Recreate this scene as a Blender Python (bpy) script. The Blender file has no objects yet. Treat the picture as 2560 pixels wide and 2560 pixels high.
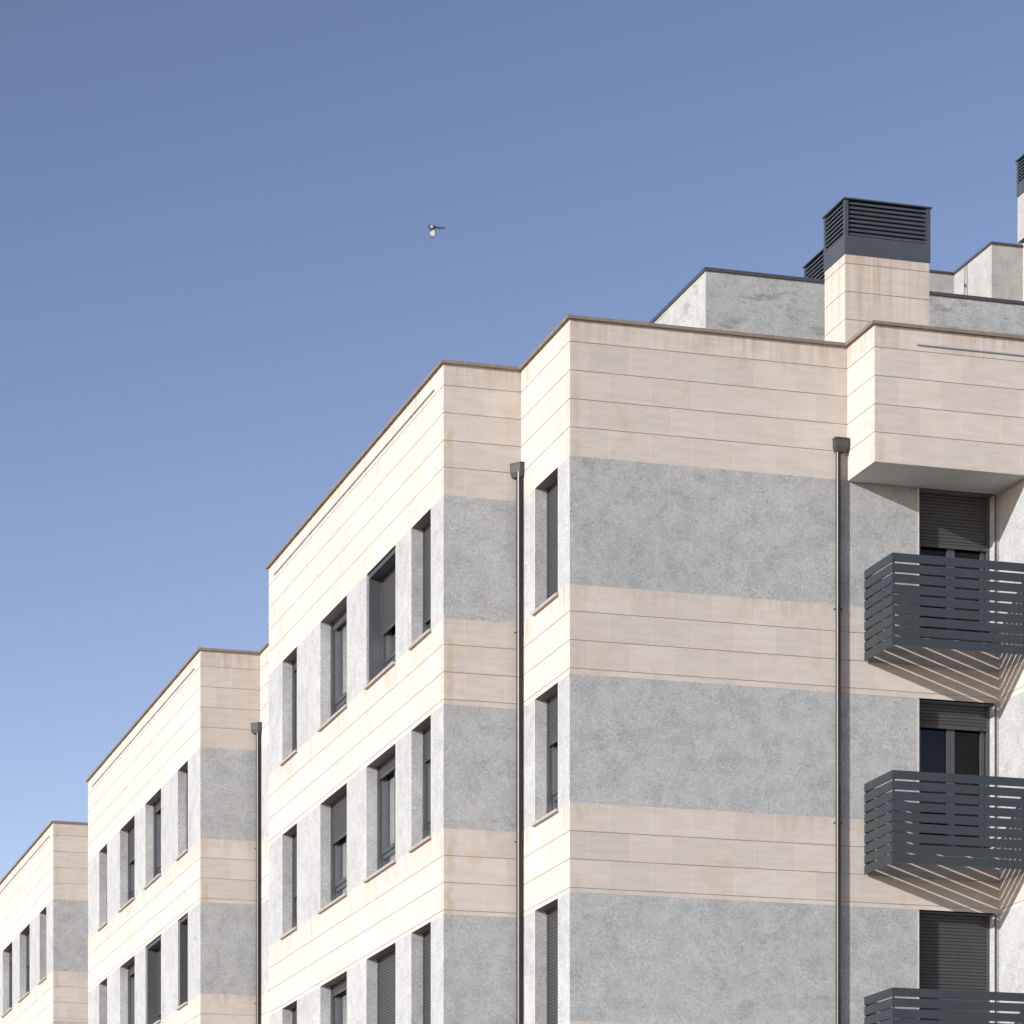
import bpy, math, random
from mathutils import Vector, Matrix
random.seed(7)
scene = bpy.context.scene
R = math.radians

# ------------------------------------------------------------------ camera
EYE = 1.6
TH = 0.2905                      # camera heading, clockwise from +Y
cam_data = bpy.data.cameras.new("camera")
cam = bpy.data.objects.new("camera", cam_data)
scene.collection.objects.link(cam)
cam.location = (0, 0, EYE)
cam.rotation_euler = (R(90), 0, -TH)
cam_data.sensor_width = 36.0
cam_data.sensor_fit = 'HORIZONTAL'
cam_data.lens = 36.0 * 8406.12 / 2560
cam_data.shift_x = 0.0
cam_data.shift_y = (3656.57 - 1280) / 2560
cam_data.clip_start = 0.5
cam_data.clip_end = 6000
scene.camera = cam
scene.render.resolution_x = 1024
scene.render.resolution_y = 1024

# ------------------------------------------------------------------ light
SUN = Vector((2.10, 1.0, -0.68)).normalized()      # direction the light travels
SUN_EL = math.asin(-SUN.z)
SUN_AZ = math.atan2(-SUN.x, -SUN.y)                 # azimuth of the sun, clockwise from +Y
world = bpy.data.worlds.new("World")
scene.world = world
world.use_nodes = True
wn = world.node_tree
for n in list(wn.nodes):
    wn.nodes.remove(n)
sky = wn.nodes.new('ShaderNodeTexSky')
sky.sky_type = 'NISHITA'
sky.sun_disc = False
sky.sun_elevation = SUN_EL
sky.sun_rotation = SUN_AZ
sky.altitude = 2500
sky.air_density = 1.0
sky.dust_density = 0.3
sky.ozone_density = 1.0
gm = wn.nodes.new('ShaderNodeGamma')
gm.inputs['Gamma'].default_value = 1.5
tint = wn.nodes.new('ShaderNodeMix')
tint.data_type = 'RGBA'; tint.blend_type = 'MULTIPLY'
tint.inputs[0].default_value = 1.0
tint.inputs[7].default_value = (1.38, 0.92, 0.755, 1)
bg = wn.nodes.new('ShaderNodeBackground')
bg.inputs['Strength'].default_value = 0.10
wo = wn.nodes.new('ShaderNodeOutputWorld')
wn.links.new(sky.outputs[0], gm.inputs[0])
wn.links.new(gm.outputs[0], tint.inputs[6])
wn.links.new(tint.outputs[2], bg.inputs['Color'])
wn.links.new(bg.outputs[0], wo.inputs['Surface'])

sd = bpy.data.lights.new("sun", 'SUN')
sd.energy = 4.3
sd.angle = R(0.35)
sd.color = (1.0, 0.965, 0.935)
so = bpy.data.objects.new("sun", sd)
scene.collection.objects.link(so)
so.rotation_euler = SUN.to_track_quat('-Z', 'Y').to_euler()
so.location = (-60, -25, 40)

scene.view_settings.view_transform = 'Standard'
scene.view_settings.look = 'None'
scene.view_settings.gamma = 1.0
scene.view_settings.exposure = 0.0

# ------------------------------------------------------------------ materials
def new_mat(name):
    m = bpy.data.materials.new(name)
    m.use_nodes = True
    nt = m.node_tree
    for n in list(nt.nodes):
        nt.nodes.remove(n)
    out = nt.nodes.new('ShaderNodeOutputMaterial')
    b = nt.nodes.new('ShaderNodeBsdfPrincipled')
    nt.links.new(b.outputs[0], out.inputs['Surface'])
    return m, nt, b

class NT:
    """small helper to write node graphs briefly"""
    def __init__(self, nt): self.nt = nt
    def link(self, a, b): self.nt.links.new(a, b)
    def coords(self, scale=(1, 1, 1)):
        tc = self.nt.nodes.new('ShaderNodeTexCoord')
        mp = self.nt.nodes.new('ShaderNodeMapping')
        mp.inputs['Scale'].default_value = scale
        self.link(tc.outputs['Object'], mp.inputs['Vector'])
        return mp.outputs[0]
    def uv(self, name, scale=(1, 1, 1)):
        u = self.nt.nodes.new('ShaderNodeUVMap'); u.uv_map = name
        mp = self.nt.nodes.new('ShaderNodeMapping')
        mp.inputs['Scale'].default_value = scale
        self.link(u.outputs[0], mp.inputs['Vector'])
        return mp.outputs[0]
    def noise(self, vec, scale, detail=4, rough=0.5, dist=0.0):
        n = self.nt.nodes.new('ShaderNodeTexNoise')
        n.inputs['Scale'].default_value = scale
        n.inputs['Detail'].default_value = detail
        n.inputs['Roughness'].default_value = rough
        n.inputs['Distortion'].default_value = dist
        self.link(vec, n.inputs['Vector'])
        return n.outputs['Fac']
    def ramp(self, fac, lo, hi, a=0.0, b=1.0, smooth=True):
        n = self.nt.nodes.new('ShaderNodeMapRange')
        n.interpolation_type = 'SMOOTHSTEP' if smooth else 'LINEAR'
        n.inputs['From Min'].default_value = lo
        n.inputs['From Max'].default_value = hi
        n.inputs['To Min'].default_value = a
        n.inputs['To Max'].default_value = b
        self.link(fac, n.inputs['Value'])
        return n.outputs[0]
    def math(self, op, a, b=None):
        n = self.nt.nodes.new('ShaderNodeMath'); n.operation = op
        for i, v in enumerate((a, b)):
            if v is None: continue
            if isinstance(v, (int, float)): n.inputs[i].default_value = v
            else: self.link(v, n.inputs[i])
        return n.outputs[0]
    def mix(self, fac, a, b, mode='MIX'):
        n = self.nt.nodes.new('ShaderNodeMix'); n.data_type = 'RGBA'; n.blend_type = mode
        if isinstance(fac, (int, float)): n.inputs[0].default_value = fac
        else: self.link(fac, n.inputs[0])
        for i, v in ((6, a), (7, b)):
            if isinstance(v, tuple): n.inputs[i].default_value = (*v, 1)
            else: self.link(v, n.inputs[i])
        return n.outputs[2]
    def attr(self, name):
        n = self.nt.nodes.new('ShaderNodeAttribute'); n.attribute_name = name
        return n.outputs['Fac']
    def sep(self, vec):
        n = self.nt.nodes.new('ShaderNodeSeparateXYZ'); self.link(vec, n.inputs[0])
        return n.outputs
    def comb(self, v):
        n = self.nt.nodes.new('ShaderNodeCombineColor')
        for i in range(3): self.link(v, n.inputs[i])
        return n.outputs[0]
    def bump(self, h, strength, dist, bsdf):
        n = self.nt.nodes.new('ShaderNodeBump')
        n.inputs['Strength'].default_value = strength
        n.inputs['Distance'].default_value = dist
        self.link(h, n.inputs['Height'])
        self.link(n.outputs[0], bsdf.inputs['Normal'])

def set_rough_diffuse(b, v):
    if 'Diffuse Roughness' in b.inputs:
        b.inputs['Diffuse Roughness'].default_value = v

def beige_stone():
    m, nt, b = new_mat('beige_limestone')
    g = NT(nt)
    base = g.mix(g.ramp(g.noise(g.coords((1.2, 1.2, 7)), 2.2, 6, 0.6), 0.3, 0.7),
                 (0.625, 0.567, 0.505), (0.690, 0.640, 0.585))
    base = g.mix(g.ramp(g.noise(g.coords(), 0.9, 3, 0.5, 0.4), 0.35, 0.7, 0, 0.35),
                 base, (0.645, 0.582, 0.525))
    t = g.ramp(g.attr('tint'), 0, 1, 0.955, 1.04, False)
    base = g.mix(1.0, base, g.comb(t), 'MULTIPLY')
    # water stains below the coping and below the grey bands
    u2 = g.uv('band', (7.0, 0.8, 1))
    streak = g.ramp(g.noise(u2, 1.0, 5, 0.62), 0.40, 0.66)
    d = g.sep(g.uv('band'))[1]
    near = g.ramp(g.math('ADD', d, g.ramp(g.noise(g.uv('band', (2.2, 1.5, 1)), 1.3, 4), 0.2, 0.8, -0.22, 0.22, False)), 0.0, 0.55, 1.0, 0.0)
    st = g.math('MULTIPLY', g.math('MULTIPLY', streak, near), g.ramp(g.noise(g.coords((1, 1, 0.3)), 0.8, 3), 0.35, 0.62, 0.15, 0.68))
    base = g.mix(st, base, (0.47, 0.355, 0.24))
    # ochre blotches
    bl = g.ramp(g.noise(g.coords((1, 1, 0.55)), 1.9, 3, 0.5, 0.7), 0.60, 0.70, 0, 0.28)
    base = g.mix(bl, base, (0.60, 0.47, 0.35))
    # ochre run-off along the arrises
    uc = g.sep(g.uv('corner'))
    cd = g.math('ABSOLUTE', g.math('SUBTRACT', uc[0], g.ramp(g.noise(g.coords((0, 0, 1.6)), 2.2, 3), 0.2, 0.8, 0.03, 0.20, False)))
    cm = g.math('MULTIPLY', g.ramp(cd, 0.02, 0.075, 1.0, 0.0), g.ramp(g.noise(g.coords((0.2, 0.2, 1)), 1.7, 4), 0.42, 0.62, 0, 0.42))
    base = g.mix(cm, base, (0.55, 0.42, 0.27))
    # pointed vertical joints
    x = g.sep(g.uv('panel'))[0]
    jt = g.ramp(x, 0.004, 0.009, 0.42, 0.0)
    base = g.mix(jt, base, (0.82, 0.76, 0.70))
    g.link(base, b.inputs['Base Color'])
    b.inputs['Roughness'].default_value = 0.85
    b.inputs['Specular IOR Level'].default_value = 0.25
    set_rough_diffuse(b, 1.0)
    h = g.math('ADD', g.noise(g.coords(), 28, 6, 0.6), g.ramp(x, 0.0, 0.008, -0.6, 0.0))
    g.bump(h, 0.25, 0.006, b)
    return m

def grey_stone(name='grey_slate', big=0.30, damp=0.0, lo=(0.36, 0.37, 0.365), hi=(0.65, 0.66, 0.65)):
    m, nt, b = new_mat(name)
    g = NT(nt)
    fine = g.noise(g.coords(), 17, 9, 0.72, 2.2)
    mid = g.noise(g.coords((1, 1, 0.8)), 2.6, 6, 0.62, 1.0)
    base = g.mix(g.ramp(fine, 0.30, 0.70), lo, hi)
    base = g.mix(g.ramp(mid, 0.35, 0.68, 0, big), base, (0.46, 0.455, 0.44))
    dark = g.ramp(g.noise(g.coords((1, 1, 2.2)), 1.5, 5, 0.62, 1.2), 0.60, 0.72, 0, 0.35)
    base = g.mix(dark, base, (0.27, 0.275, 0.275))
    pale = g.ramp(g.noise(g.coords((2.2, 2.2, 0.8)), 1.7, 5, 0.6, 0.8), 0.62, 0.72, 0, 0.24)
    base = g.mix(pale, base, (0.60, 0.60, 0.585))
    ln = g.math('ABSOLUTE', g.math('SUBTRACT', g.noise(g.coords((1, 1, 1.5)), 9, 6, 0.65, 2.6), 0.5))
    lm = g.math('MULTIPLY', g.ramp(ln, 0.0, 0.035, 1.0, 0.0), g.ramp(g.noise(g.coords(), 3.1, 4), 0.46, 0.60, 0.05, 0.75))
    base = g.mix(lm, base, (0.22, 0.225, 0.225))
    wl = g.math('ABSOLUTE', g.math('SUBTRACT', g.noise(g.coords((1, 1, 1.2)), 13, 6, 0.65, 3.0), 0.52))
    wm = g.math('MULTIPLY', g.ramp(wl, 0.0, 0.035, 1.0, 0.0), g.ramp(g.noise(g.coords(), 4.3, 4), 0.42, 0.58, 0.05, 0.7))
    base = g.mix(wm, base, (0.70, 0.70, 0.69))
    cl = g.ramp(g.noise(g.coords((1, 1, 1.3)), 3.6, 8, 0.68, 0.6), 0.32, 0.68, 0.965, 1.035, False)
    base = g.mix(1.0, base, g.comb(cl), 'MULTIPLY')
    if damp:
        dm = g.ramp(g.noise(g.coords((0.9, 0.9, 3.6)), 1.25, 7, 0.70, 0.25), 0.53, 0.66, 0, damp)
        base = g.mix(dm, base, (0.21, 0.215, 0.21))
    chips = g.ramp(g.noise(g.coords((1, 1, 2)), 7, 3, 0.5, 1.5), 0.74, 0.78, 0, 0.5)
    base = g.mix(chips, base, (0.2, 0.2, 0.2))
    t = g.ramp(g.attr('tint'), 0, 1, 0.95, 1.03, False)
    base = g.mix(1.0, base, g.comb(t), 'MULTIPLY')
    g.link(base, b.inputs['Base Color'])
    b.inputs['Roughness'].default_value = 0.8
    b.inputs['Specular IOR Level'].default_value = 0.3
    set_rough_diffuse(b, 1.0)
    g.bump(g.noise(g.coords(), 30, 8, 0.7, 1.8), 0.55, 0.012, b)
    return m

def simple(name, col, rough=0.6, metal=0.0, spec=0.5, var=0.12, scale=6, bump=0.0):
    m, nt, b = new_mat(name)
    g = NT(nt)
    n = g.ramp(g.noise(g.coords(), scale, 5, 0.6), 0.25, 0.75, 1 - var, 1 + var, False)
    base = g.mix(1.0, col, g.comb(n), 'MULTIPLY')
    g.link(base, b.inputs['Base Color'])
    b.inputs['Roughness'].default_value = rough
    b.inputs['Metallic'].default_value = metal
    b.inputs['Specular IOR Level'].default_value = spec
    if bump:
        g.bump(g.noise(g.coords(), scale * 8, 5), bump, 0.004, b)
    return m

def glass_mat():
    m, nt, b = new_mat('window_glass')
    out = [n for n in nt.nodes if n.type == 'OUTPUT_MATERIAL'][0]
    nt.nodes.remove(b)
    tr = nt.nodes.new('ShaderNodeBsdfTransparent'); tr.inputs[0].default_value = (0.86, 0.92, 0.92, 1)
    gl = nt.nodes.new('ShaderNodeBsdfGlossy'); gl.inputs['Roughness'].default_value = 0.02
    gl.inputs['Color'].default_value = (0.95, 0.97, 1.0, 1)
    fr = nt.nodes.new('ShaderNodeFresnel'); fr.inputs['IOR'].default_value = 1.5
    mx = nt.nodes.new('ShaderNodeMixShader')
    nt.links.new(fr.outputs[0], mx.inputs[0]); nt.links.new(tr.outputs[0], mx.inputs[1])
    nt.links.new(gl.outputs[0], mx.inputs[2]); nt.links.new(mx.outputs[0], out.inputs['Surface'])
    return m

M = dict(
    beige=beige_stone(),
    grey=grey_stone(),
    damp=grey_stone('weathered_grey_stone', 0.42, 0.6),
    render=grey_stone('grey_render', 0.5, 0.0, (0.40, 0.40, 0.39), (0.53, 0.53, 0.515)),
    joint=simple('joint_mortar', (0.46, 0.35, 0.26), 0.9),
    coping=simple('coping_stone', (0.26, 0.205, 0.165), 0.8, var=0.22, scale=9, bump=0.2),
    sill=simple('sill_stone', (0.48, 0.43, 0.38), 0.7, var=0.1),
    trim=simple('pale_edge_stone', (0.66, 0.63, 0.58), 0.8, var=0.06),
    plaster=simple('soffit_plaster', (0.68, 0.64, 0.575), 0.9, var=0.04, scale=2),
    frame=simple('anthracite_frame', (0.085, 0.090, 0.097), 0.42, var=0.08),
    shutter=simple('shutter_aluminium', (0.078, 0.078, 0.078), 0.48, var=0.06),
    louvre=simple('blue_grey_metal', (0.072, 0.086, 0.102), 0.45, var=0.12, scale=3),
    slat=simple('balcony_metal', (0.045, 0.057, 0.064), 0.42, var=0.10, scale=3),
    dark=simple('dark_interior', (0.02, 0.02, 0.022), 0.9),
    roof=simple('roof_gravel', (0.30, 0.29, 0.27), 0.9, var=0.3, scale=30),
    flash=simple('dark_flashing', (0.075, 0.075, 0.08), 0.5),
    pipe=simple('steel_pipe', (0.085, 0.081, 0.078), 0.38, metal=1.0, var=0.05),
    hopper=simple('hopper_metal', (0.075, 0.072, 0.068), 0.55, var=0.05),
    rail=simple('satin_aluminium', (0.50, 0.53, 0.56), 0.5, metal=0.2),
    curtain=simple('pale_curtain', (0.78, 0.80, 0.79), 0.9),
    glass=glass_mat(),
    ground=simple('paving', (0.25, 0.24, 0.225), 0.9, var=0.15, scale=0.4, bump=0.1),
    cable=simple('black_cable', (0.06, 0.06, 0.06), 0.6),
)

# ------------------------------------------------------------------ mesh helpers
class MB:
    def __init__(self):
        self.v = []; self.f = []; self.mi = []; self.uv = []; self.band = []; self.tint = []; self.corner = []
    def quad(self, pts, mi=0, uv=None, band=None, tint=0.5, corner=None):
        i = len(self.v)
        self.v += [tuple(p) for p in pts]
        self.f.append(tuple(range(i, i + len(pts))))
        self.mi.append(mi)
        n = len(pts)
        self.uv.append(uv or [(0.3, 0.3)] * n)
        self.band.append(band or [(0.0, 5.0)] * n)
        self.corner.append(corner or [(9.0, 0.0)] * n)
        self.tint.append(tint)
    def box(self, a, b, mi=0, tint=0.5):
        x0, y0, z0 = a; x1, y1, z1 = b
        if x0 > x1: x0, x1 = x1, x0
        if y0 > y1: y0, y1 = y1, y0
        if z0 > z1: z0, z1 = z1, z0
        p = [(x0, y0, z0), (x1, y0, z0), (x1, y1, z0), (x0, y1, z0), (x0, y0, z1), (x1, y0, z1), (x1, y1, z1), (x0, y1, z1)]
        for q in ((0, 1, 5, 4), (1, 2, 6, 5), (2, 3, 7, 6), (3, 0, 4, 7), (4, 5, 6, 7), (3, 2, 1, 0)):
            self.quad([p[k] for k in q], mi, tint=tint)
    def cyl(self, p0, p1, r, n=20, mi=0, r1=None):
        p0, p1 = Vector(p0), Vector(p1)
        ax = (p1 - p0).normalized()
        a = ax.orthogonal().normalized(); b = ax.cross(a)
        r1 = r if r1 is None else r1
        c0 = [p0 + (a * math.cos(t) + b * math.sin(t)) * r for t in [2 * math.pi * k / n for k in range(n)]]
        c1 = [p1 + (a * math.cos(t) + b * math.sin(t)) * r1 for t in [2 * math.pi * k / n for k in range(n)]]
        base = len(self.v)
        self.v += [tuple(p) for p in c0 + c1]
        for k in range(n):
            self._f((base + k, base + (k + 1) % n, base + n + (k + 1) % n, base + n + k), mi)
        base = len(self.v)
        self.v += [tuple(p) for p in c0 + c1]
        self._f(tuple(base + k for k in range(n))[::-1], mi)
        self._f(tuple(base + n + k for k in range(n)), mi)
    def _f(self, idx, mi):
        self.f.append(idx); self.mi.append(mi)
        self.uv.append([(0.3, 0.3)] * len(idx)); self.band.append([(0.0, 5.0)] * len(idx)); self.tint.append(0.5); self.corner.append([(9.0, 0.0)] * len(idx))
    def build(self, name, mats, parent=None, smooth=False, bevel=0):
        me = bpy.data.meshes.new(name)
        me.from_pydata([(x, y, z + 0.0) for x, y, z in self.v], [], self.f)
        if not isinstance(mats, (list, tuple)): mats = [mats]
        for m in mats: me.materials.append(m)
        me.polygons.foreach_set('material_index', self.mi)
        l1 = me.uv_layers.new(name='panel'); l2 = me.uv_layers.new(name='band')
        l1.data.foreach_set('uv', [c for f in self.uv for p in f for c in p])
        l2.data.foreach_set('uv', [c for f in self.band for p in f for c in p])
        l3 = me.uv_layers.new(name='corner')
        l3.data.foreach_set('uv', [c for f in self.corner for p in f for c in p])
        at = me.attributes.new('tint', 'FLOAT', 'FACE')
        at.data.foreach_set('value', self.tint)
        if smooth:
            me.polygons.foreach_set('use_smooth', [len(f) == 4 for f in self.f])
        me.update()
        o = bpy.data.objects.new(name, me)
        scene.collection.objects.link(o)
        if parent is not None:
            o.parent = parent
            o.matrix_parent_inverse = Matrix.Translation(-world_loc(parent))
        if bevel:
            md = o.modifiers.new('bevel', 'BEVEL'); md.width = bevel; md.segments = 2; md.limit_method = 'ANGLE'
        return o

def world_loc(o):
    return Vector(o.location) if o.type == 'EMPTY' else Vector((0, 0, 0))

def empty(name, loc, label, cat, group=None):
    o = bpy.data.objects.new(name, None)
    scene.collection.objects.link(o)
    o.location = loc
    o['label'] = label; o['category'] = cat
    if group: o['group'] = group
    return o

# ------------------------------------------------------------------ ground
g = MB(); g.quad([(-1500, -1500, 0), (1500, -1500, 0), (1500, 1500, 0), (-1500, 1500, 0)])
ground = g.build('ground', M['ground']); ground['kind'] = 'structure'

# ------------------------------------------------------------------ building
B = empty('apartment_building', (12.62, 42.33, 0),
          'long apartment building with stepped facade in cream limestone and grey stone bands', 'building')

Z = EYE   # fitted heights are above the eye
TOP = 15.4516 + Z
G = [(13.6067 + Z, 11.8719 + Z), (10.6627 + Z, 8.9225 + Z), (7.7127 + Z, 5.9725 + Z), (4.7627 + Z, 3.0225 + Z)]
COURSES = []     # (z_top, z_bottom, kind, band_top)
def add_beige(zs):
    for a, b in zip(zs[:-1], zs[1:]):
        COURSES.append((a + Z, b + Z, 'beige', zs[0] + Z))
add_beige([15.4516, 15.1525, 14.7662, 14.3797, 13.9978, 13.6067])
COURSES.append((G[0][0], G[0][1], 'grey', G[0][0]))
add_beige([11.8719, 11.5083, 11.1219, 10.7372, 10.6627])
COURSES.append((G[1][0], G[1][1], 'grey', G[1][0]))
add_beige([8.9225, 8.5406, 8.1602, 7.7726, 7.7127])
COURSES.append((G[2][0], G[2][1], 'grey', G[2][0]))
add_beige([5.9725, 5.5906, 5.2102, 4.8226, 4.7627])
COURSES.append((G[3][0], G[3][1], 'grey', G[3][0]))
add_beige([3.0225, 2.6406, 2.2602, 1.8726, 1.8127])
COURSES.append((1.8127 + Z, 0.0, 'grey', 1.8127 + Z))
GAP = 0.009; GD = 0.008

class Run:
    """a straight piece of facade: origin, direction of u, outward normal"""
    def __init__(s, ox, oy, du, n, length):
        s.o = Vector((ox, oy)); s.du = Vector(du); s.n = Vector(n); s.L = length
    def P(s, u, d, z):
        p = s.o + s.du * u - s.n * d
        return (p.x, p.y, z)
    def box(s, mb, u0, u1, d0, d1, z0, z1, mi=0, tint=0.5):
        a = s.P(u0, d0, z0); b = s.P(u1, d1, z1)
        mb.box(a, b, mi, tint)

def facade(run, openings=(), ztop=TOP, zbot=0.0, phase=0.0, pw=0.60, name='facade_wall', parent=None, depth=0.3,
           lo=0.0, hi=0.0):
    """cladding of one run. openings: (u0,u1,ztop,zbot)"""
    mb = MB()
    ci = 0
    for zt, zb, kind, bt in COURSES:
        ci += 1
        a, b = min(zt, ztop), max(zb, zbot)
        if a - b < 0.01: continue
        ops = sorted([(o[0], o[1]) for o in openings if o[2] > b + 0.01 and o[3] < a - 0.01])
        segs = []; u = 0.0
        for o0, o1 in ops:
            if o0 > u + 1e-4: segs.append((u, o0))
            u = max(u, o1)
        if run.L > u + 1e-4: segs.append((u, run.L))
        beige = kind == 'beige'
        g2 = GAP / 2 if beige else 0.0
        gt = 0.0 if (bt - zt) < 1e-3 else g2            # no groove where a band begins
        last = beige and any(abs(zb - q[0]) < 1e-3 for q in G + [(1.8127 + Z, 0)])
        gb = 0.0 if last else g2
        za, zc = a - gt, b + gb
        step = pw if beige else 1.2
        ph = (phase + (0.0 if ci % 2 else step / 2)) % step
        for s0, s1 in segs:
            cuts = [s0]
            k = math.ceil((s0 - ph) / step)
            while ph + k * step < s1 - 0.03:
                if ph + k * step > s0 + 0.03: cuts.append(ph + k * step)
                k += 1
            cuts.append(s1)
            for c0, c1 in zip(cuts[:-1], cuts[1:]):
                btc = bt + (0.0 if (bt > TOP - 0.1 or run.n.x < -0.5) else 0.22)
                zs = [za, zc] if beige else [za, (za + zc) / 2, zc]
                for zz0, zz1 in zip(zs[:-1], zs[1:]):
                    t = random.random()
                    first = 0.0 if (c0 > s0 and beige) else 0.1
                    mb.quad([run.P(c0, 0, zz1), run.P(c1, 0, zz1), run.P(c1, 0, zz0), run.P(c0, 0, zz0)],
                            0 if beige else 1,
                            [(first, 0), (first + c1 - c0, 0), (first + c1 - c0, 1), (first, 1)],
                            [(c0 + run.o.x * 3.1 + run.o.y, btc - zz1), (c1 + run.o.x * 3.1 + run.o.y, btc - zz1),
                             (c1 + run.o.x * 3.1 + run.o.y, btc - zz0), (c0 + run.o.x * 3.1 + run.o.y, btc - zz0)], t,
                            [(c0 + 0.02, 0), (c1 + 0.02, 0), (c1 + 0.02, 0), (c0 + 0.02, 0)])
            if beige:
                if gt: mb.quad([run.P(s0, 0, za), run.P(s1, 0, za), run.P(s1, GD, za), run.P(s0, GD, za)], 0)
                if gb: mb.quad([run.P(s0, 0, zc), run.P(s1, 0, zc), run.P(s1, GD, zc), run.P(s0, GD, zc)], 0)
        # joint backing
        if beige and gb and zb > zbot + 0.01:
            for s0, s1 in segs:
                mb.quad([run.P(s0 - 0.0, GD, zb - GAP), run.P(s1, GD, zb - GAP), run.P(s1, GD, zb + GAP), run.P(s0, GD, zb + GAP)], 2)
    for o in openings:
        u0, u1, zt, zb = o[:4]
        dd = depth
        for u in (u0, u1):
            mb.quad([run.P(u, 0, zb), run.P(u, dd, zb), run.P(u, dd, zt), run.P(u, 0, zt)], 1)
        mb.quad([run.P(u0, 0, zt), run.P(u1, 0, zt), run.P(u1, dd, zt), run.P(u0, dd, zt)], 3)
        mb.quad([run.P(u0, 0, zb), run.P(u1, 0, zb), run.P(u1, dd, zb), run.P(u0, dd, zb)], 1)
    return mb.build(name, [M['beige'], M['grey'], M['joint'], M['head']], parent or B)

M['head'] = simple('shade_dark_head', (0.20, 0.195, 0.185), 0.7)  # underside of openings: shade put into a darker colour

def shutter_mesh(run, u0, u1, d, z0, z1):
    mb = MB()
    pitch = 0.047
    z = z1
    while z > z0 + 0.06:
        zb = max(z - pitch, z0 + 0.05)
        h = z - zb
        prof = [(0.010, z), (0.002, z - h * 0.12), (-0.003, z - h * 0.45), (-0.001, z - h * 0.75), (0.010, zb)]
        for (d0, a), (d1, b) in zip(prof[:-1], prof[1:]):
            mb.quad([run.P(u0, d + d1, b), run.P(u1, d + d1, b), run.P(u1, d + d0, a), run.P(u0, d + d0, a)])
        z = zb
    run.box(mb, u0, u1, d - 0.004, d + 0.010, z0, z0 + 0.05)
    for uu in (u0 + 0.13, u1 - 0.13):
        run.box(mb, uu - 0.012, uu + 0.012, d - 0.022, d - 0.004, z0 + 0.014, z0 + 0.034)
    run.box(mb, u0, u1, d + 0.010, d + 0.014, z0, z1)
    return mb

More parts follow.
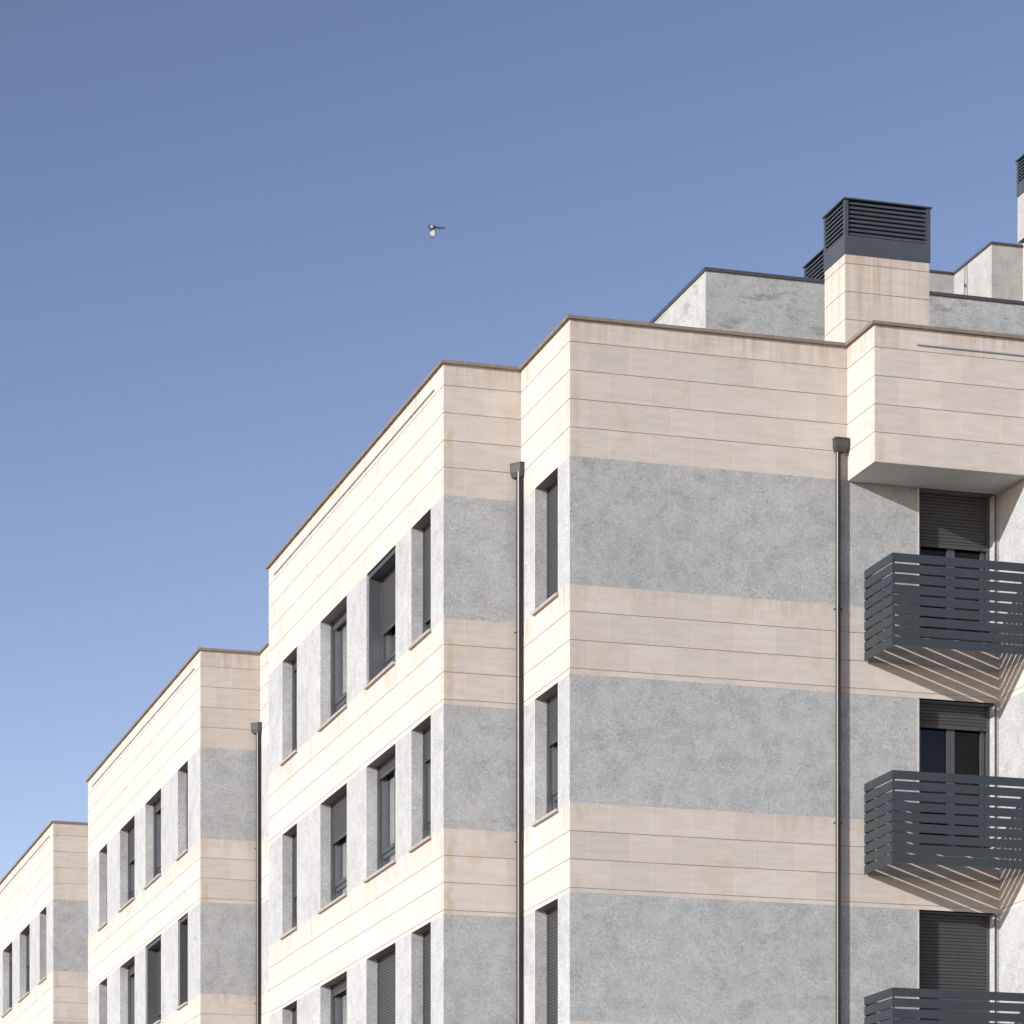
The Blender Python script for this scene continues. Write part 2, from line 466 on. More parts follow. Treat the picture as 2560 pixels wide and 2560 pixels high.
def window(run, u0, u1, zt, zb, shut=0.0, header=True, leaves=None, sill=True, d=0.19, outer=False, curtain=True,
           transom=0.2, trims=(True, True)):
    """frame is the part; panes, shutter, sill, guide rails and edging are its pieces"""
    w = u1 - u0
    if leaves is None: leaves = 2 if w > 1.3 else 1
    fm = MB()
    if outer:      # metal liner set near the face of the wall
        run.box(fm, u0, u1, 0.035, 0.26, zt - 0.07, zt)
        for a, b in ((u0, u0 + 0.05), (u1 - 0.05, u1)):
            run.box(fm, a, b, 0.035, 0.26, zb, zt - 0.07)
        u0, u1, zt = u0 + 0.05, u1 - 0.05, zt - 0.07
        d += 0.05
    gd = d - 0.02
    for a, b in ((u0, u0 + 0.035), (u1 - 0.035, u1)):     # shutter guides
        run.box(fm, a, b, gd, d + 0.05, zb, zt)
    hb = 0.13 if (header and shut < 0.98) else 0.0
    fd = d + 0.055
    a0, a1 = u0, u1
    FW = 0.055
    run.box(fm, a0, a1, fd, fd + 0.06, zb, zb + FW)
    run.box(fm, a0, a1, fd, fd + 0.06, zt - FW, zt)
    for p in (a0, a1 - FW):
        run.box(fm, p, p + FW, fd, fd + 0.06, zb + FW, zt - FW)
    tz = zb + (zt - zb) * transom if transom else zb
    if transom:
        run.box(fm, a0 + FW, a1 - FW, fd + 0.003, fd + 0.06, tz - 0.04, tz + 0.04)
    lw = (a1 - a0 - 2 * FW) / leaves
    SW = 0.06
    panes = []
    for k in range(leaves):
        l0 = a0 + FW + k * lw; l1 = l0 + lw
        zlo = tz + 0.04 if transom else zb + FW
        for p in (l0, l1 - SW):
            run.box(fm, p + 0.002, p + SW - 0.002, fd - 0.018, fd + 0.04, zlo, zt - FW)
        run.box(fm, l0 + SW, l1 - SW, fd - 0.016, fd + 0.04, zlo, zlo + SW)
        run.box(fm, l0 + SW, l1 - SW, fd - 0.016, fd + 0.04, zt - FW - SW, zt - FW)
        panes.append((l0 + SW, l1 - SW, zlo + SW, zt - FW - SW))
    if transom: panes.append((a0 + FW, a1 - FW, zb + FW, tz - 0.04))
    if header and not outer:
        run.box(fm, u0 + 0.035, u1 - 0.035, d + 0.015, d + 0.05, zt - 0.14, zt)
    f = fm.build('window', M['frame'], B)
    for p in panes:
        pm = MB()
        pm.quad([run.P(p[0], fd + 0.022, p[2]), run.P(p[1], fd + 0.022, p[2]), run.P(p[1], fd + 0.022, p[3]), run.P(p[0], fd + 0.022, p[3])])
        pm.build('glass_pane', M['glass'], f)
    if curtain:
        cm = MB()
        n = max(10, int(w * 26)); c0, c1 = u0 + 0.06, u1 - 0.06
        sp = random.choice([(0, .42), (.5, 1.0), (0, 1.0), (.1, .75)])
        c0, c1 = c0 + (c1 - c0) * sp[0], c0 + (c1 - c0) * sp[1]
        prev = None
        for i in range(n + 1):
            uu = c0 + (c1 - c0) * i / n
            dd = fd + 0.10 + 0.028 * math.sin(i * 1.9) + 0.012 * math.sin(i * 5.1)
            if prev: cm.quad([run.P(prev[0], prev[1], zb + 0.05), run.P(uu, dd, zb + 0.05), run.P(uu, dd, zt - 0.05), run.P(prev[0], prev[1], zt - 0.05)])
            prev = (uu, dd)
        cm.build('curtain', M['curtain'], f)
    if shut > 0.02:
        zlow = zt - (zt - zb) * shut
        if shut > 0.98: zlow = zb + 0.012
        shutter_mesh(run, u0 + 0.03, u1 - 0.03, d, zlow, zt - 0.002).build('roller_shutter', M['shutter'], f)
    if sill:
        sm = MB()
        run.box(sm, u0 - 0.035, u1 + 0.035, -0.045, 0.002 + 0.0, zb - 0.035, zb + 0.004)
        run.box(sm, u0 + 0.001, u1 - 0.001, 0.002, fd, zb + 0.001, zb + 0.006)
        sm.build('sill', M['sill'], f, bevel=0.004)
    ou0, ou1 = (u0 - 0.05, u1 + 0.05) if outer else (u0, u1)
    ozt = zt + 0.07 if outer else zt
    for on, t0, t1 in ((trims[0], ou0 - 0.026, ou0 - 0.001), (trims[1], ou1 + 0.001, ou1 + 0.026)):
        if on:
            tm = MB(); run.box(tm, t0, t1, -0.003, 0.006, zb + 0.006, ozt)
            tm.build('edge_trim', M['trim'], f)
    return f

NX, NY, PY = (-1, 0), (0, -1), (0, 1)
UX, UY = (1, 0), (0, 1)

# --- front wall with the balcony doors
rF2 = Run(13.76, 43.30, UX, NY, 20.09 - 13.76)
XO = 17.793; YO = 42.33
doors = []
for (gt, gb) in G[:3]:
    doors.append((18.872 - 13.76, 20.015 - 13.76, gt - 0.02, gt - 2.098))
# lower part full length, top band only up to the overhang
facade(rF2, doors, ztop=G[0][0], phase=0.26, name='facade_wall')
rF2t = Run(13.76, 43.30, UX, NY, XO - 13.76)
facade(rF2t, [], zbot=G[0][0], phase=0.55)
for (o, sh) in zip(doors, (0.362, 0.165, 1.0)):
    window(rF2, *o, shut=sh, leaves=2, sill=False, d=0.175, transom=0, curtain=False, trims=(True, False))
# thin dark strip beside each door
for o in doors:
    bm_ = MB()
    rF2.box(bm_, o[1] + 0.004, o[1] + 0.022, -0.008, 0.004, o[3], o[2])
    bm_.build('dark_edge_strip', M['frame'], B)

# --- return wall with one window per floor
rS2 = Run(13.76, 43.30, UY, NX, 45.57 - 43.30)
w2 = [(43.83 - 43.30, 44.905 - 43.30, a, b) for a, b in G[:3]]
facade(rS2, w2, phase=0.5)
for o, sh in zip(w2, (1.0, 0.38, 1.0)):
    window(rS2, *o, shut=sh)

# --- small front return
facade(Run(12.62, 45.57, UX, NY, 13.76 - 12.62), [], phase=0.30)
# --- first projecting block
rS1 = Run(12.62, 45.57, UY, NX, 56.89 - 45.57)
cols = [(46.244, 47.327), (48.229, 49.997), (51.244, 53.043), (54.716, 55.826)]
st1 = [[dict(shut=.80), dict(shut=.52, outer=True), dict(shut=0), dict(shut=.10)],
       [dict(shut=.27), dict(shut=.12), dict(shut=.38), dict(shut=.62)],
       [dict(shut=1.0), dict(shut=1.0), dict(shut=.10), dict(shut=.3)]]
ops = []
for r_, (a, b) in enumerate(G[:3]):
    for c_, (y0, y1) in enumerate(cols):
        ops.append((y0 - 45.57, y1 - 45.57, a, b, st1[r_][c_]))
facade(rS1, ops, phase=0.18)
for o in ops: window(rS1, *o[:4], **o[4])
facade(Run(12.62, 56.89, UX, PY, 13.80 - 12.62), [], phase=0.2)

# --- second recess and block
rR2 = Run(13.80, 56.89, UY, NX, 62.97 - 56.89)
ops = [(61.0 - 56.89, 62.07 - 56.89, a, b, dict(shut=s)) for (a, b), s in zip(G[:3], (.4, 1.0, .6))]
facade(rR2, ops, phase=0.1)
for o in ops: window(rR2, *o[:4], **o[4])
facade(Run(12.64, 62.97, UX, NY, 13.80 - 12.64), [], phase=0.3)
rS3 = Run(12.64, 62.97, UY, NX, 75.87 - 62.97)
cols = [(64.185, 65.211), (66.968, 68.716), (69.951, 71.713), (73.33, 74.372)]
st2 = [[dict(shut=.3), dict(shut=.12), dict(shut=.42), dict(shut=.5)],
       [dict(shut=.9, outer=True), dict(shut=.82, outer=True), dict(shut=.12), dict(shut=1.0)],
       [dict(shut=1.0), dict(shut=.4), dict(shut=.2), dict(shut=.6)]]
ops = []
for r_, (a, b) in enumerate(G[:3]):
    for c_, (y0, y1) in enumerate(cols):
        ops.append((y0 - 62.97, y1 - 62.97, a, b, st2[r_][c_]))
facade(rS3, ops, phase=0.05)
for o in ops: window(rS3, *o[:4], **o[4])
facade(Run(12.64, 75.87, UX, PY, 13.80 - 12.64), [], phase=0.2)

# --- third recess and block
facade(Run(13.80, 75.87, UY, NX, 80.95 - 75.87), [], phase=0.1)
facade(Run(12.64, 80.95, UX, NY, 13.80 - 12.64), [], phase=0.3)
rS5 = Run(12.64, 80.95, UY, NX, 96.0 - 80.95)
cols = [(82.0, 83.1), (84.75, 86.5), (87.80, 89.55), (91.2, 92.3)]
st3 = [dict(shut=1.0), dict(shut=.5), dict(shut=.2), dict(shut=.7)]
ops = []
for r_, (a, b) in enumerate(G[:2]):
    for c_, (y0, y1) in enumerate(cols):
        ops.append((y0 - 80.95, y1 - 80.95, a, b, st3[(c_ + r_) % 4]))
facade(rS5, ops, phase=0.4)
for o in ops: window(rS5, *o[:4], **o[4])

# --- projecting upper storey over the alcove, and the wall that closes the alcove
XE = 31.0
facade(Run(XO, YO, UY, NX, 43.30 - YO), [], zbot=G[0][0], phase=0.45)
facade(Run(XO, YO, UX, NY, XE - XO), [], zbot=G[0][0], phase=0.37)
facade(Run(20.09, YO, UY, NX, 43.30 - YO), [], ztop=G[0][0], phase=0.3)
facade(Run(20.09, YO, UX, NY, XE - 20.09), [], ztop=G[0][0], phase=0.3)
# far and right ends, plain bands
facade(Run(12.64, 96.0, UX, PY, XE - 12.64), [])
facade(Run(XE, YO, UY, (1, 0), 96.0 - YO), [])
sf = MB(); sf.box((XO + 0.002, YO + 0.002, G[0][0] - 0.012), (20.088, 43.298, G[0][0] + 0.02))
sf.build('soffit', M['plaster'], B)

# --- dark inner mass added to keep light out, and the flat roof
core = MB()
core.box((14.55, 44.05, 0), (XE - 0.4, 95.5, TOP - 0.7))
core.box((13.37, 46.3, 0), (14.5, 56.3, TOP - 0.7))
core.box((13.37, 63.7, 0), (14.5, 75.2, TOP - 0.7))
core.box((13.37, 81.7, 0), (14.5, 95.3, TOP - 0.7))
core.box((20.2, 42.5, 0), (XE - 0.4, 44.0, TOP - 0.7))
core.build('light_block_core', M['dark'], B)
rf = MB()
zr = TOP - 0.45
rf.box((13.82, 43.33, zr - 0.15), (XE - 0.03, 95.97, zr))
for y0, y1 in ((45.60, 56.86), (63.0, 75.84), (80.98, 95.97)):
    rf.box((12.67, y0 + 0.02, zr - 0.15), (13.818, y1 - 0.02, zr))
rf.box((XO + 0.03, YO + 0.03, zr - 0.15), (XE - 0.03, 43.327, zr))
rf.build('roof', M['roof'], B)

# --- coping along every wall head (one continuous ring)
ring = [(XE, YO), (XO, YO), (XO, 43.30), (13.76, 43.30), (13.76, 45.57), (12.62, 45.57), (12.62, 56.89), (13.80, 56.89),
        (13.80, 62.97), (12.64, 62.97), (12.64, 75.87), (13.80, 75.87), (13.80, 80.95), (12.64, 80.95), (12.64, 96.0), (XE, 96.0)]
def offset_ring(pts, d):
    n = len(pts); out = []
    for i in range(n):
        a, b, c = Vector(pts[i - 1]), Vector(pts[i]), Vector(pts[(i + 1) % n])
        e0 = (b - a).normalized(); e1 = (c - b).normalized()
        n0 = Vector((e0.y, -e0.x)) * -1; n1 = Vector((e1.y, -e1.x)) * -1
        # ring runs clockwise seen from above -> outward is to the left of travel rotated
        out.append((b.x + (n0.x + n1.x) * d * (1 if abs(n0.dot(n1)) < .5 else .5), b.y + (n0.y + n1.y) * d * (1 if abs(n0.dot(n1)) < .5 else .5)))
    return out
area = sum(ring[i - 1][0] * ring[i][1] - ring[i][0] * ring[i - 1][1] for i in range(len(ring)))
sgn = 1 if area < 0 else -1
outr = offset_ring(ring, 0.045 * sgn); inr = offset_ring(ring, -0.26 * sgn)
outp = offset_ring(ring, -0.03 * sgn); inp = offset_ring(ring, -0.22 * sgn)
def ring_mesh(o_, i_, z0, z1):
    mb = MB(); n = len(o_)
    for k in range(n):
        a, b, c, d = o_[k - 1], o_[k], i_[k], i_[k - 1]
        L = math.hypot(b[0] - a[0], b[1] - a[1]); m = max(1, int(round(L / 1.1)))
        for j in range(m):
            def lp(p, q, t): return (p[0] + (q[0] - p[0]) * t, p[1] + (q[1] - p[1]) * t)
            t0, t1 = j / m, (j + 1) / m
            A, Bq, Cq, D = lp(a, b, t0), lp(a, b, t1), lp(d, c, t1), lp(d, c, t0)
            tt = random.random()
            for q in ([(*A, z0), (*Bq, z0), (*Bq, z1), (*A, z1)], [(*D, z0), (*Cq, z0), (*Cq, z1), (*D, z1)],
                      [(*A, z1), (*Bq, z1), (*Cq, z1), (*D, z1)], [(*A, z0), (*Bq, z0), (*Cq, z0), (*D, z0)]):
                mb.quad(q, 0, tint=tt)
    return mb
ring_mesh(outr, inr, TOP + 0.001, TOP + 0.044).build('coping', M['coping'], B)
ring_mesh(outp, inp, zr - 0.1, TOP).build('parapet', M['plaster'], B)

# --- slatted balconies
def balcony(ztop):
    fr = MB(); PX, FY = 18.034, 42.285
    pitch, h, t = 0.142, 0.1165, 0.017
    XR_ = 20.075
    fr.box((PX + t + 0.004, FY + t + 0.002, ztop - 1.24), (PX + t + 0.029, FY + t + 0.027, ztop - 0.01))
    for y in (43.25,):
        fr.box((PX + t + 0.002, y, ztop - 1.24), (PX + t + 0.032, y + 0.03, ztop - 0.01))
    for x in (20.03,):
        fr.box((x, FY + t + 0.002, ztop - 1.24), (x + 0.04, FY + t + 0.032, ztop - 0.01))
    for zz in (0.2, 1.05):
        fr.box((PX + t + 0.01, 43.25, ztop - zz - 0.05), (PX + t + 0.07, 43.296, ztop - zz))
    f = fr.build('balcony', M['frame'], B)
    fs, ss = MB(), MB()
    for k in range(9):
        z1 = ztop - k * pitch; z0 = z1 - h
        fs.box((PX + 0.002, FY, z0), (XR_, FY + t, z1))
        ss.box((PX, FY + t + 0.001, z0), (PX + t, 43.27, z1))
    fs.build('front_slats', M['slat'], f, bevel=0.004)
    ss.build('side_slats', M['slat'], f, bevel=0.004)
    return f
for k in range(3):
    balcony(12.366 + Z - k * 2.955)

# --- downpipes
def downpipe(x, y, r, zhead, side, faces, clips, plan=None):
    p = MB(); p.cyl((x, y, 0.02), (x, y, zhead - 0.13), r, 24)
    for zc in clips:
        p.cyl((x, y, zc - 0.008), (x, y, zc + 0.008), r + 0.004, 24)
    o = p.build('downpipe', M['pipe'], B, smooth=True)
    h = MB(); W, D, H = faces
    x0, x1 = side
    yb = y + r + 0.012; yf = yb - D
    z1, z0, zm = zhead, zhead - H, zhead - H * 0.66
    top = plan or [(x0, yf), (x1, yf), (x1, yb), (x0, yb)]
    k_ = (r + 0.03) / (W / 2)
    bot = [(x + (a - x) * (k_ if abs(a - x) > r else 1), y + (b - y) * (k_ if b < y else 1)) for a, b in top]
    n_ = len(top); cxm = sum(a for a, b in top) / n_; cym = sum(b for a, b in top) / n_
    rim = [(a + (-0.006 if a < cxm else 0.002), b + (-0.006 if b < cym else 0.0)) for a, b in top]
    for k in range(n_):
        q = (k + 1) % n_
        h.quad([(*top[k], zm), (*top[q], zm), (*top[q], z1 - 0.018), (*top[k], z1 - 0.018)])
        h.quad([(*bot[k], z0), (*bot[q], z0), (*top[q], zm), (*top[k], zm)])
        h.quad([(*rim[k], z1 - 0.018), (*rim[q], z1 - 0.018), (*rim[q], z1), (*rim[k], z1)])
    h.quad([(*q, z0) for q in bot]); h.quad([(*q, z1) for q in rim]); h.quad([(*q, z1 - 0.018) for q in rim])
    h.build('hopper_head', M['hopper'], o)
    if clips:
        c = MB()
        for zc in clips[::2]:
            for sx in (-1, 1):
                c.cyl((x + sx * (r + 0.016), y - 0.012, zc), (x + sx * (r + 0.016), y + 0.03, zc), 0.011, 10)
        c.build('pipe_clip', M['frame'], o)
def clipset(z0): return [z0 + Z, z0 + Z - 0.63, z0 + Z - 2.955, z0 + Z - 2.955 - 0.5, z0 + Z - 5.91]
downpipe(17.635, 43.245, 0.035, 14.16 + Z, (17.572, 17.772), (0.21, 0.115, 0.19), clipset(11.80))
downpipe(13.70, 45.46, 0.044, 14.12 + Z, (13.585, 13.755), (0.20, 0.15, 0.20), clipset(11.72),
         [(13.595, 45.565), (13.595, 45.53), (13.69, 45.40), (13.755, 45.40), (13.755, 45.565)])
downpipe(13.74, 62.87, 0.044, 14.12 + Z, (13.60, 13.795), (0.20, 0.15, 0.20), clipset(11.72),
         [(13.62, 62.965), (13.62, 62.93), (13.72, 62.80), (13.795, 62.80), (13.795, 62.965)])

# --- slim aluminium rails fixed below the coping
def rail(run, u0, u1, z):
    mb = MB()
    run.box(mb, u0, u1, -0.024, -0.008, z - 0.014, z - 0.003)
    run.box(mb, u0, u1, -0.014, -0.008, z - 0.003, z + 0.008)
    n = int((u1 - u0) / 0.9) + 1
    for k in range(n + 1):
        u = u0 + (u1 - u0 - 0.03) * k / n
        run.box(mb, u, u + 0.03, -0.009, -0.0005, z - 0.013, z + 0.007)
    mb.build('facade_rail', M['rail'], B)
rail(rS1, 0.48, 10.85, 15.235 + Z)
rail(rS3, 0.55, 12.3, 15.235 + Z)
rail(rS5, 0.55, 14.0, 15.235 + Z)
rail(Run(XO, YO, UX, NY, 10), 0.61, 9.5, 15.245 + Z)

# ------------------------------------------------------------------ rooftop
import math as _m
F_, H_, C_, S_ = 8406.12, 3656.57, math.cos(TH), math.sin(TH)
def X_at(Y, px): t = (px - 1280) / F_; return Y * (S_ + t * C_) / (C_ - t * S_)
def Y_at(X, px): t = (px - 1280) / F_; return X * (C_ - t * S_) / (S_ + t * C_)
def Z_at(X, Y, py): return (H_ - py) * (X * S_ + Y * C_) / F_ + Z

def volume(name, x0, y0, x1, y1, z0, z1, mat, cop=0.05, capmat=None, parent=None):
    mb = MB(); mb.box((x0, y0, z0), (x1, y1, z1 - cop))
    o = mb.build(name, mat, parent or B)
    if cop:
        cb = MB(); cb.box((x0 - 0.025, y0 - 0.025, z1 - cop + 0.001), (x1 + 0.025, y1 + 0.025, z1))
        cb.build('coping', capmat or M['flash'], o)
    return o
YP = 47.0
XP = X_at(YP, 1764.5)
ZP = Z_at(XP, YP, 668.6)
volume('penthouse', XP, YP, XE - 1, 60, zr, ZP, M['damp'], 0.05)
# upper volumes behind
YA = 52.0
XA = X_at(YA, 2385.5); ZA = Z_at(XA, YA, 682)
volume('stair_tower', X_at(YA, 2230), YA, XA + 0.001, 56, ZP - 0.5, ZA, M['render'], 0.035)
YB = Y_at(XA, 2479.5)
volume('stair_tower', XA, YB, XA + 5, 56.2, ZP - 0.5, ZA, M['render'], 0.035)
XC = X_at(YB, 2557.5)
core3 = MB(); core3.box((XC, 49.2, zr), (XC + 3.0, YB + 0.02, ZA + 0.35))
core3.build('shaft_wall', M['beige'], B)
# hanging cable on the tower side
yc = Y_at(XA, 2416)
cb = MB(); pts = []
zt_ = Z_at(XA, yc, 655)
for i in range(15):
    t = i / 14
    pts.append((XA - 0.02, yc + 0.05 * math.sin(t * math.pi) , zt_ - t * 1.5))
for a, b in zip(pts[:-1], pts[1:]): cb.cyl(a, b, 0.0045, 8)
cb.cyl((XA - 0.012, yc - 0.05, zt_ + 0.03), (XA - 0.012, yc - 0.05, zt_ - 1.5), 0.004, 8)
cb.cyl((XA - 0.03, yc, zt_ - 0.36), (XA - 0.03, yc, zt_ - 0.42), 0.013, 10)
cb.build('hanging_cable', M['cable'], B)

def louvre_cap(x0, y0, x1, y1, z0, z1, parent, nsl=8, band=0.30):
    """dark metal ventilation cap: solid skirt, posts, sloping blades and a thin lid"""
    H = z1 - z0; zs = z0 + band * H
    mb = MB()
    e = 0.012
    x0 -= e; y0 -= e; x1 += e; y1 += e
    # skirt
    mb.box((x0, y0, z0), (x1, y0 + 0.02, zs)); mb.box((x0, y1 - 0.02, z0), (x1, y1, zs))
    mb.box((x0, y0 + 0.02, z0), (x0 + 0.02, y1 - 0.02, zs)); mb.box((x1 - 0.02, y0 + 0.02, z0), (x1, y1 - 0.02, zs))
    pw = 0.055
    for px, py in ((x0, y0), (x1 - pw, y0), (x0, y1 - pw), (x1 - pw, y1 - pw)):
        mb.box((px, py, zs), (px + pw, py + pw, z1 - 0.03))
    o = mb.build('vent_cap', M['louvre'], parent)
    lid = MB(); lid.box((x0 - 0.02, y0 - 0.02, z1 - 0.018), (x1 + 0.02, y1 + 0.02, z1))
    lid.build('lid', M['louvre'], o)
    bl = MB()
    n = nsl; p = (z1 - 0.03 - zs) / n
    for k in range(n):
        zb_ = zs + k * p + 0.01
        zt2 = zb_ + p * 0.62
        # front and back
        for (ya, yb) in ((y0 + 0.006, y0 + 0.045), (y1 - 0.006, y1 - 0.045)):
            bl.quad([(x0 + pw, ya, zb_), (x1 - pw, ya, zb_), (x1 - pw, ya + (yb - ya) * 0.35, zt2), (x0 + pw, ya + (yb - ya) * 0.35, zt2)])
            bl.quad([(x0 + pw, ya, zb_), (x1 - pw, ya, zb_), (x1 - pw, yb, zb_ + 0.01), (x0 + pw, yb, zb_ + 0.01)])
        for (xa, xb) in ((x0 + 0.006, x0 + 0.045), (x1 - 0.006, x1 - 0.045)):
            bl.quad([(xa, y0 + pw, zb_), (xa, y1 - pw, zb_), (xa + (xb - xa) * 0.35, y1 - pw, zt2), (xa + (xb - xa) * 0.35, y0 + pw, zt2)])
            bl.quad([(xa, y0 + pw, zb_), (xa, y1 - pw, zb_), (xb, y1 - pw, zb_ + 0.01), (xb, y0 + pw, zb_ + 0.01)])
    bl.build('louvre_blades', M['louvre'], o)
    ic = MB(); ic.box((x0 + 0.06, y0 + 0.06, z0 + 0.02), (x1 - 0.06, y1 - 0.06, z1 - 0.03))
    ic.build('dark_core', M['dark'], o)
    return o

def stone_shaft(x0, y0, x1, y1, z0, z1, joints, parent):
    """chimney body clad in limestone courses"""
    mb = MB()
    zs = [z1] + [j for j in joints if z0 < j < z1] + [z0]
    runs = [Run(x0, y0, UX, NY, x1 - x0), Run(x0, y0, UY, NX, y1 - y0), Run(x0, y1, UX, PY, x1 - x0), Run(x1, y0, UY, (1, 0), y1 - y0)]
    for r in runs:
        for i, (a, b) in enumerate(zip(zs[:-1], zs[1:])):
            a2 = a - (GAP / 2 if i else 0); b2 = b + GAP / 2
            cuts = [0, r.L * (0.78 if i % 2 else 0.5), r.L] if r.L > 1 else [0, r.L]
            for k, (c0, c1) in enumerate(zip(cuts[:-1], cuts[1:])):
                f0 = 0 if k else 0.1
                mb.quad([r.P(c0, 0, b2), r.P(c1, 0, b2), r.P(c1, 0, a2), r.P(c0, 0, a2)], 0,
                        [(f0, 0), (f0 + c1 - c0, 0), (f0 + c1 - c0, 1), (f0, 1)],
                        [(c0 + 77 + r.o.x, (z1 - b2) * 0.26), (c1 + 77 + r.o.x, (z1 - b2) * 0.26), (c1 + 77 + r.o.x, (z1 - a2) * 0.26), (c0 + 77 + r.o.x, (z1 - a2) * 0.26)], random.random())
            mb.quad([r.P(0, 0, b2), r.P(r.L, 0, b2), r.P(r.L, GD, b2), r.P(0, GD, b2)], 0)
            if i: mb.quad([r.P(0, 0, a2), r.P(r.L, 0, a2), r.P(r.L, GD, a2), r.P(0, GD, a2)], 0)
        mb.quad([r.P(GD, GD, z0), r.P(r.L - GD, GD, z0), r.P(r.L - GD, GD, z1), r.P(GD, GD, z1)], 1)
    mb.quad([(x0, y0, z1), (x1, y0, z1), (x1, y1, z1), (x0, y1, z1)], 0)
    return mb.build('chimney', [M['beige'], M['joint']], parent)

YC1 = 43.50
x0 = X_at(YC1, 2112.9); x1 = X_at(YC1, 2323.3); y1 = Y_at(x0, 2061.8)
zc0 = Z_at(x0, YC1, 634); zc1 = Z_at(x0, YC1, 494.5)
ch = stone_shaft(x0, YC1, x1, y1, zr, zc0, [Z_at(x0, YC1, v) for v in (657.3, 727.5, 797.4)] + [Z_at(x0, YC1, 867.5)], B)
louvre_cap(x0, YC1, x1, y1, zc0 - 0.001, zc1, ch, 8, 0.33)
# second cap behind the penthouse
xs = X_at(50.2, 2012.5); zt2 = Z_at(xs, 50.2, 667)
m2 = MB(); m2.box((xs, 49.0, zr), (xs + 1.3, 50.2, zt2 - 0.85))
c2 = m2.build('chimney', M['grey'], B)
louvre_cap(xs, 48.9, xs + 1.3, 50.2, zt2 - 0.85, zt2, c2, 10, 0.2)
# third chimney at the right edge
y3 = 48.9; x3 = X_at(y3, 2544.0)
zt3 = Z_at(x3, y3, 402); zb3 = Z_at(x3, y3, 494); zo3 = Z_at(x3, y3, 607)
m3 = MB(); m3.box((x3, y3 - 1.0, zo3), (x3 + 1.6, y3, zb3))
c3 = m3.build('chimney', M['render'], B)
louvre_cap(x3, y3 - 1.0, x3 + 1.6, y3, zb3, zt3, c3, 7, 0.33)

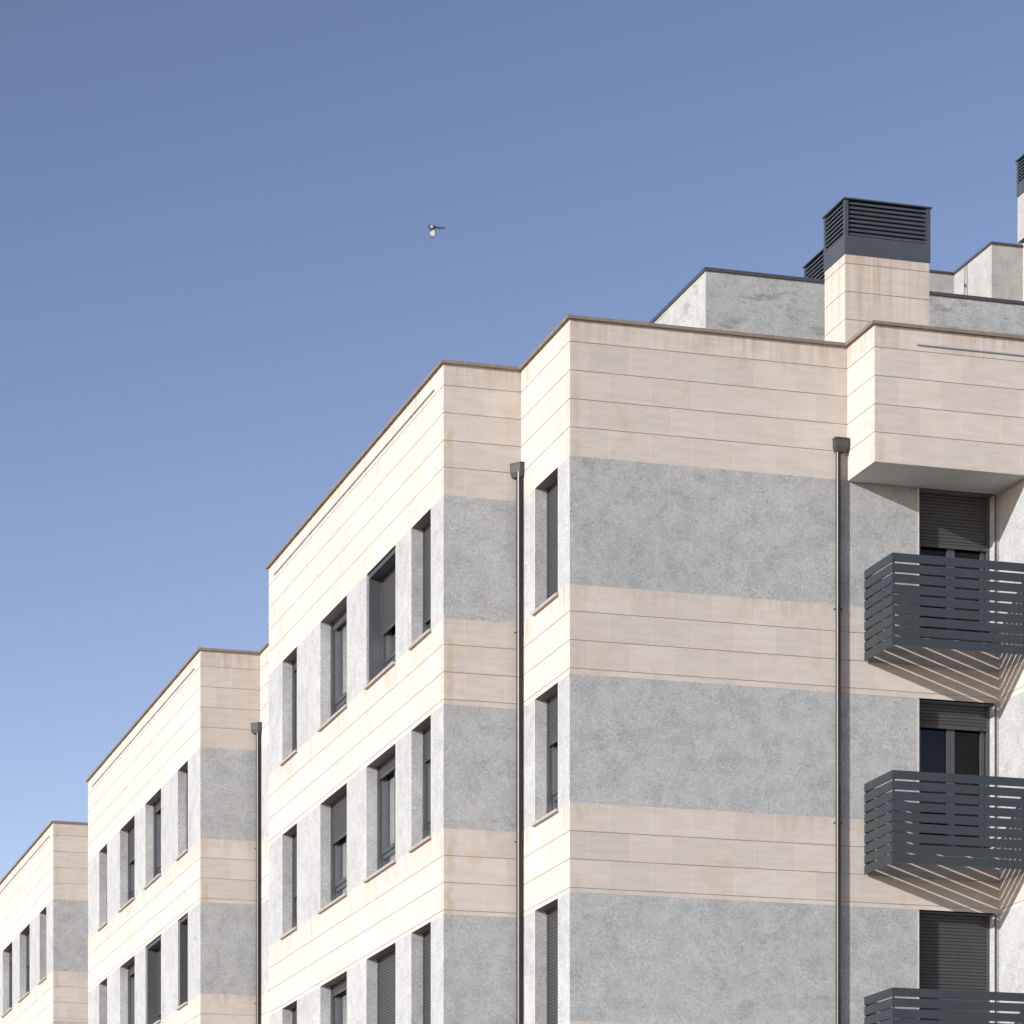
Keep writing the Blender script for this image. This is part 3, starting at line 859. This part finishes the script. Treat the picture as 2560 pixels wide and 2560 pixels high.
# ------------------------------------------------------------------ bird
def bird():
    black = simple('black_plumage', (0.018, 0.022, 0.026), 0.45, var=0.2)
    white = simple('white_plumage', (0.50, 0.51, 0.49), 0.8, var=0.05)
    slate = simple('dark_wing', (0.05, 0.055, 0.06), 0.5, var=0.2)
    D = 62.0
    # local frame: a right, b up, c towards camera; one unit = one source pixel
    s = D / F_
    right = Vector((C_, -S_, 0)); up = Vector((0, 0, 1)); fwd = Vector((S_, C_, 0))
    t = (1080 - 1280) / F_
    base = Vector((0, 0, EYE)) + fwd * D + right * (D * t) + up * (D * (H_ - 566) / F_)
    def W(a, b, c=0.0): return base + right * a * s + up * b * s - fwd * c * s
    # body: lofted ellipses from bill to tail root
    secs = [(-12.5, -1.0, 0.25, .25), (-10.5, -0.6, 0.9, .9), (-8.6, -0.1, 2.5, 2.3), (-6.8, 0.1, 3.2, 2.9), (-4.5, -0.2, 3.5, 3.2), (-1, -0.8, 4.4, 4.2),
            (3, -1.2, 4.3, 4.2), (7, -1.4, 3.2, 3.3), (10.5, -1.6, 1.9, 2.4)]
    mb = MB(); n = 16; rings = []
    for a, b, rb, rc in secs:
        i0 = len(mb.v)
        for k in range(n):
            an = 2 * math.pi * k / n
            mb.v.append(tuple(W(a, b + rb * math.sin(an), rc * math.cos(an))))
        rings.append(i0)
    for j, (r0, r1) in enumerate(zip(rings[:-1], rings[1:])):
        for k in range(n):
            an = 2 * math.pi * (k + .5) / n
            belly = (3 <= j <= 6) and (math.sin(an) < 0.35) and math.cos(an) > -0.6 and j < 6 and j >= 4
            mb._f((r0 + k, r0 + (k + 1) % n, r1 + (k + 1) % n, r1 + k), 1 if belly else 0)
    mb._f(tuple(rings[0] + k for k in range(n)), 0); mb._f(tuple(rings[-1] + k for k in range(n))[::-1], 0)
    body = mb.build('bird', [black, white], None, smooth=True)
    body['label'] = 'black and white magpie flying to the left alone in the blue sky'
    body['category'] = 'bird'
    def sheet(name, outline, mat, th=0.35, mats=None):
        m = MB()
        for q, mi in outline:
            f1 = [tuple(W(a, b, c + th / 2)) for a, b, c in q]; f2 = [tuple(W(a, b, c - th / 2)) for a, b, c in q]
            m.quad(f1, mi); m.quad(f2[::-1], mi)
            for k in range(len(q)):
                m.quad([f1[k - 1], f1[k], f2[k], f2[k - 1]], mi)
        o = m.build(name, mats or mat, body)
        return o
    # tail: long, wedge shaped, pale sheen
    tail = [([(8, 0.6, 0), (20, -1.2, 0.6), (34, -3.0, 1), (36.5, -3.9, 1.2), (34.5, -5.2, 1.2), (28, -7.2, 1), (20, -7.8, 0.6), (8, -4.8, 0)], 0)]
    sheet('tail', tail, slate, 0.6)
    # near wing pushed down: dark coverts, white fan of primaries with dark tips
    wing = []
    roots = [(-7, -3), (-4.3, -5), (-1.6, -6.2), (1.1, -6.6), (3.8, -6.4), (6.5, -5.4), (8.8, -4.2)]
    mids = [(-5.2, -15), (-3.4, -15.5), (-1.4, -13.5), (1.0, -12.2), (4.0, -11.4), (7.0, -11.0), (9.2, -11.2)]
    ends = [(-5.0, -22), (-2.6, -25.5), (-0.4, -27.2), (2.2, -27.6), (4.8, -26.6), (7.2, -24), (9.0, -20)]
    tips = [(-4.0, -25), (-1.8, -29.5), (0.2, -32), (2.4, -32.4), (4.9, -30.5), (7.3, -27), (8.9, -22.5)]
    for k in range(6):
        cc = 3 + k * 0.25
        wing.append(([(*roots[k], cc), (*roots[k + 1], cc), (*mids[k + 1], cc + 2), (*mids[k], cc + 2)], 0))
        wing.append(([(*mids[k], cc + 2), (*mids[k + 1], cc + 2), (*ends[k + 1], cc + 3), (*ends[k], cc + 3)], 1 if k < 5 else 0))
        wing.append(([(*ends[k], cc + 3), (*ends[k + 1], cc + 3), (tips[k + 1][0] - .6, tips[k + 1][1], cc + 3.2), (tips[k][0] + .6, tips[k][1], cc + 3.2)], 0))
    sheet('wing', wing, None, 0.35, [slate, white])
    far = [([(-6, -2, -3), (8, -3, -3), (7.5, -14, -9), (-5.5, -13, -9)], 0), ([(-5.5, -13, -9), (7.5, -14, -9), (4, -22, -12), (-4.5, -21, -12)], 0)]
    sheet('wing', far, slate, 0.35)
bird()

try:
    scene.cycles.max_bounces = 8
    scene.cycles.diffuse_bounces = 5
    scene.cycles.transparent_max_bounces = 8
except Exception:
    pass
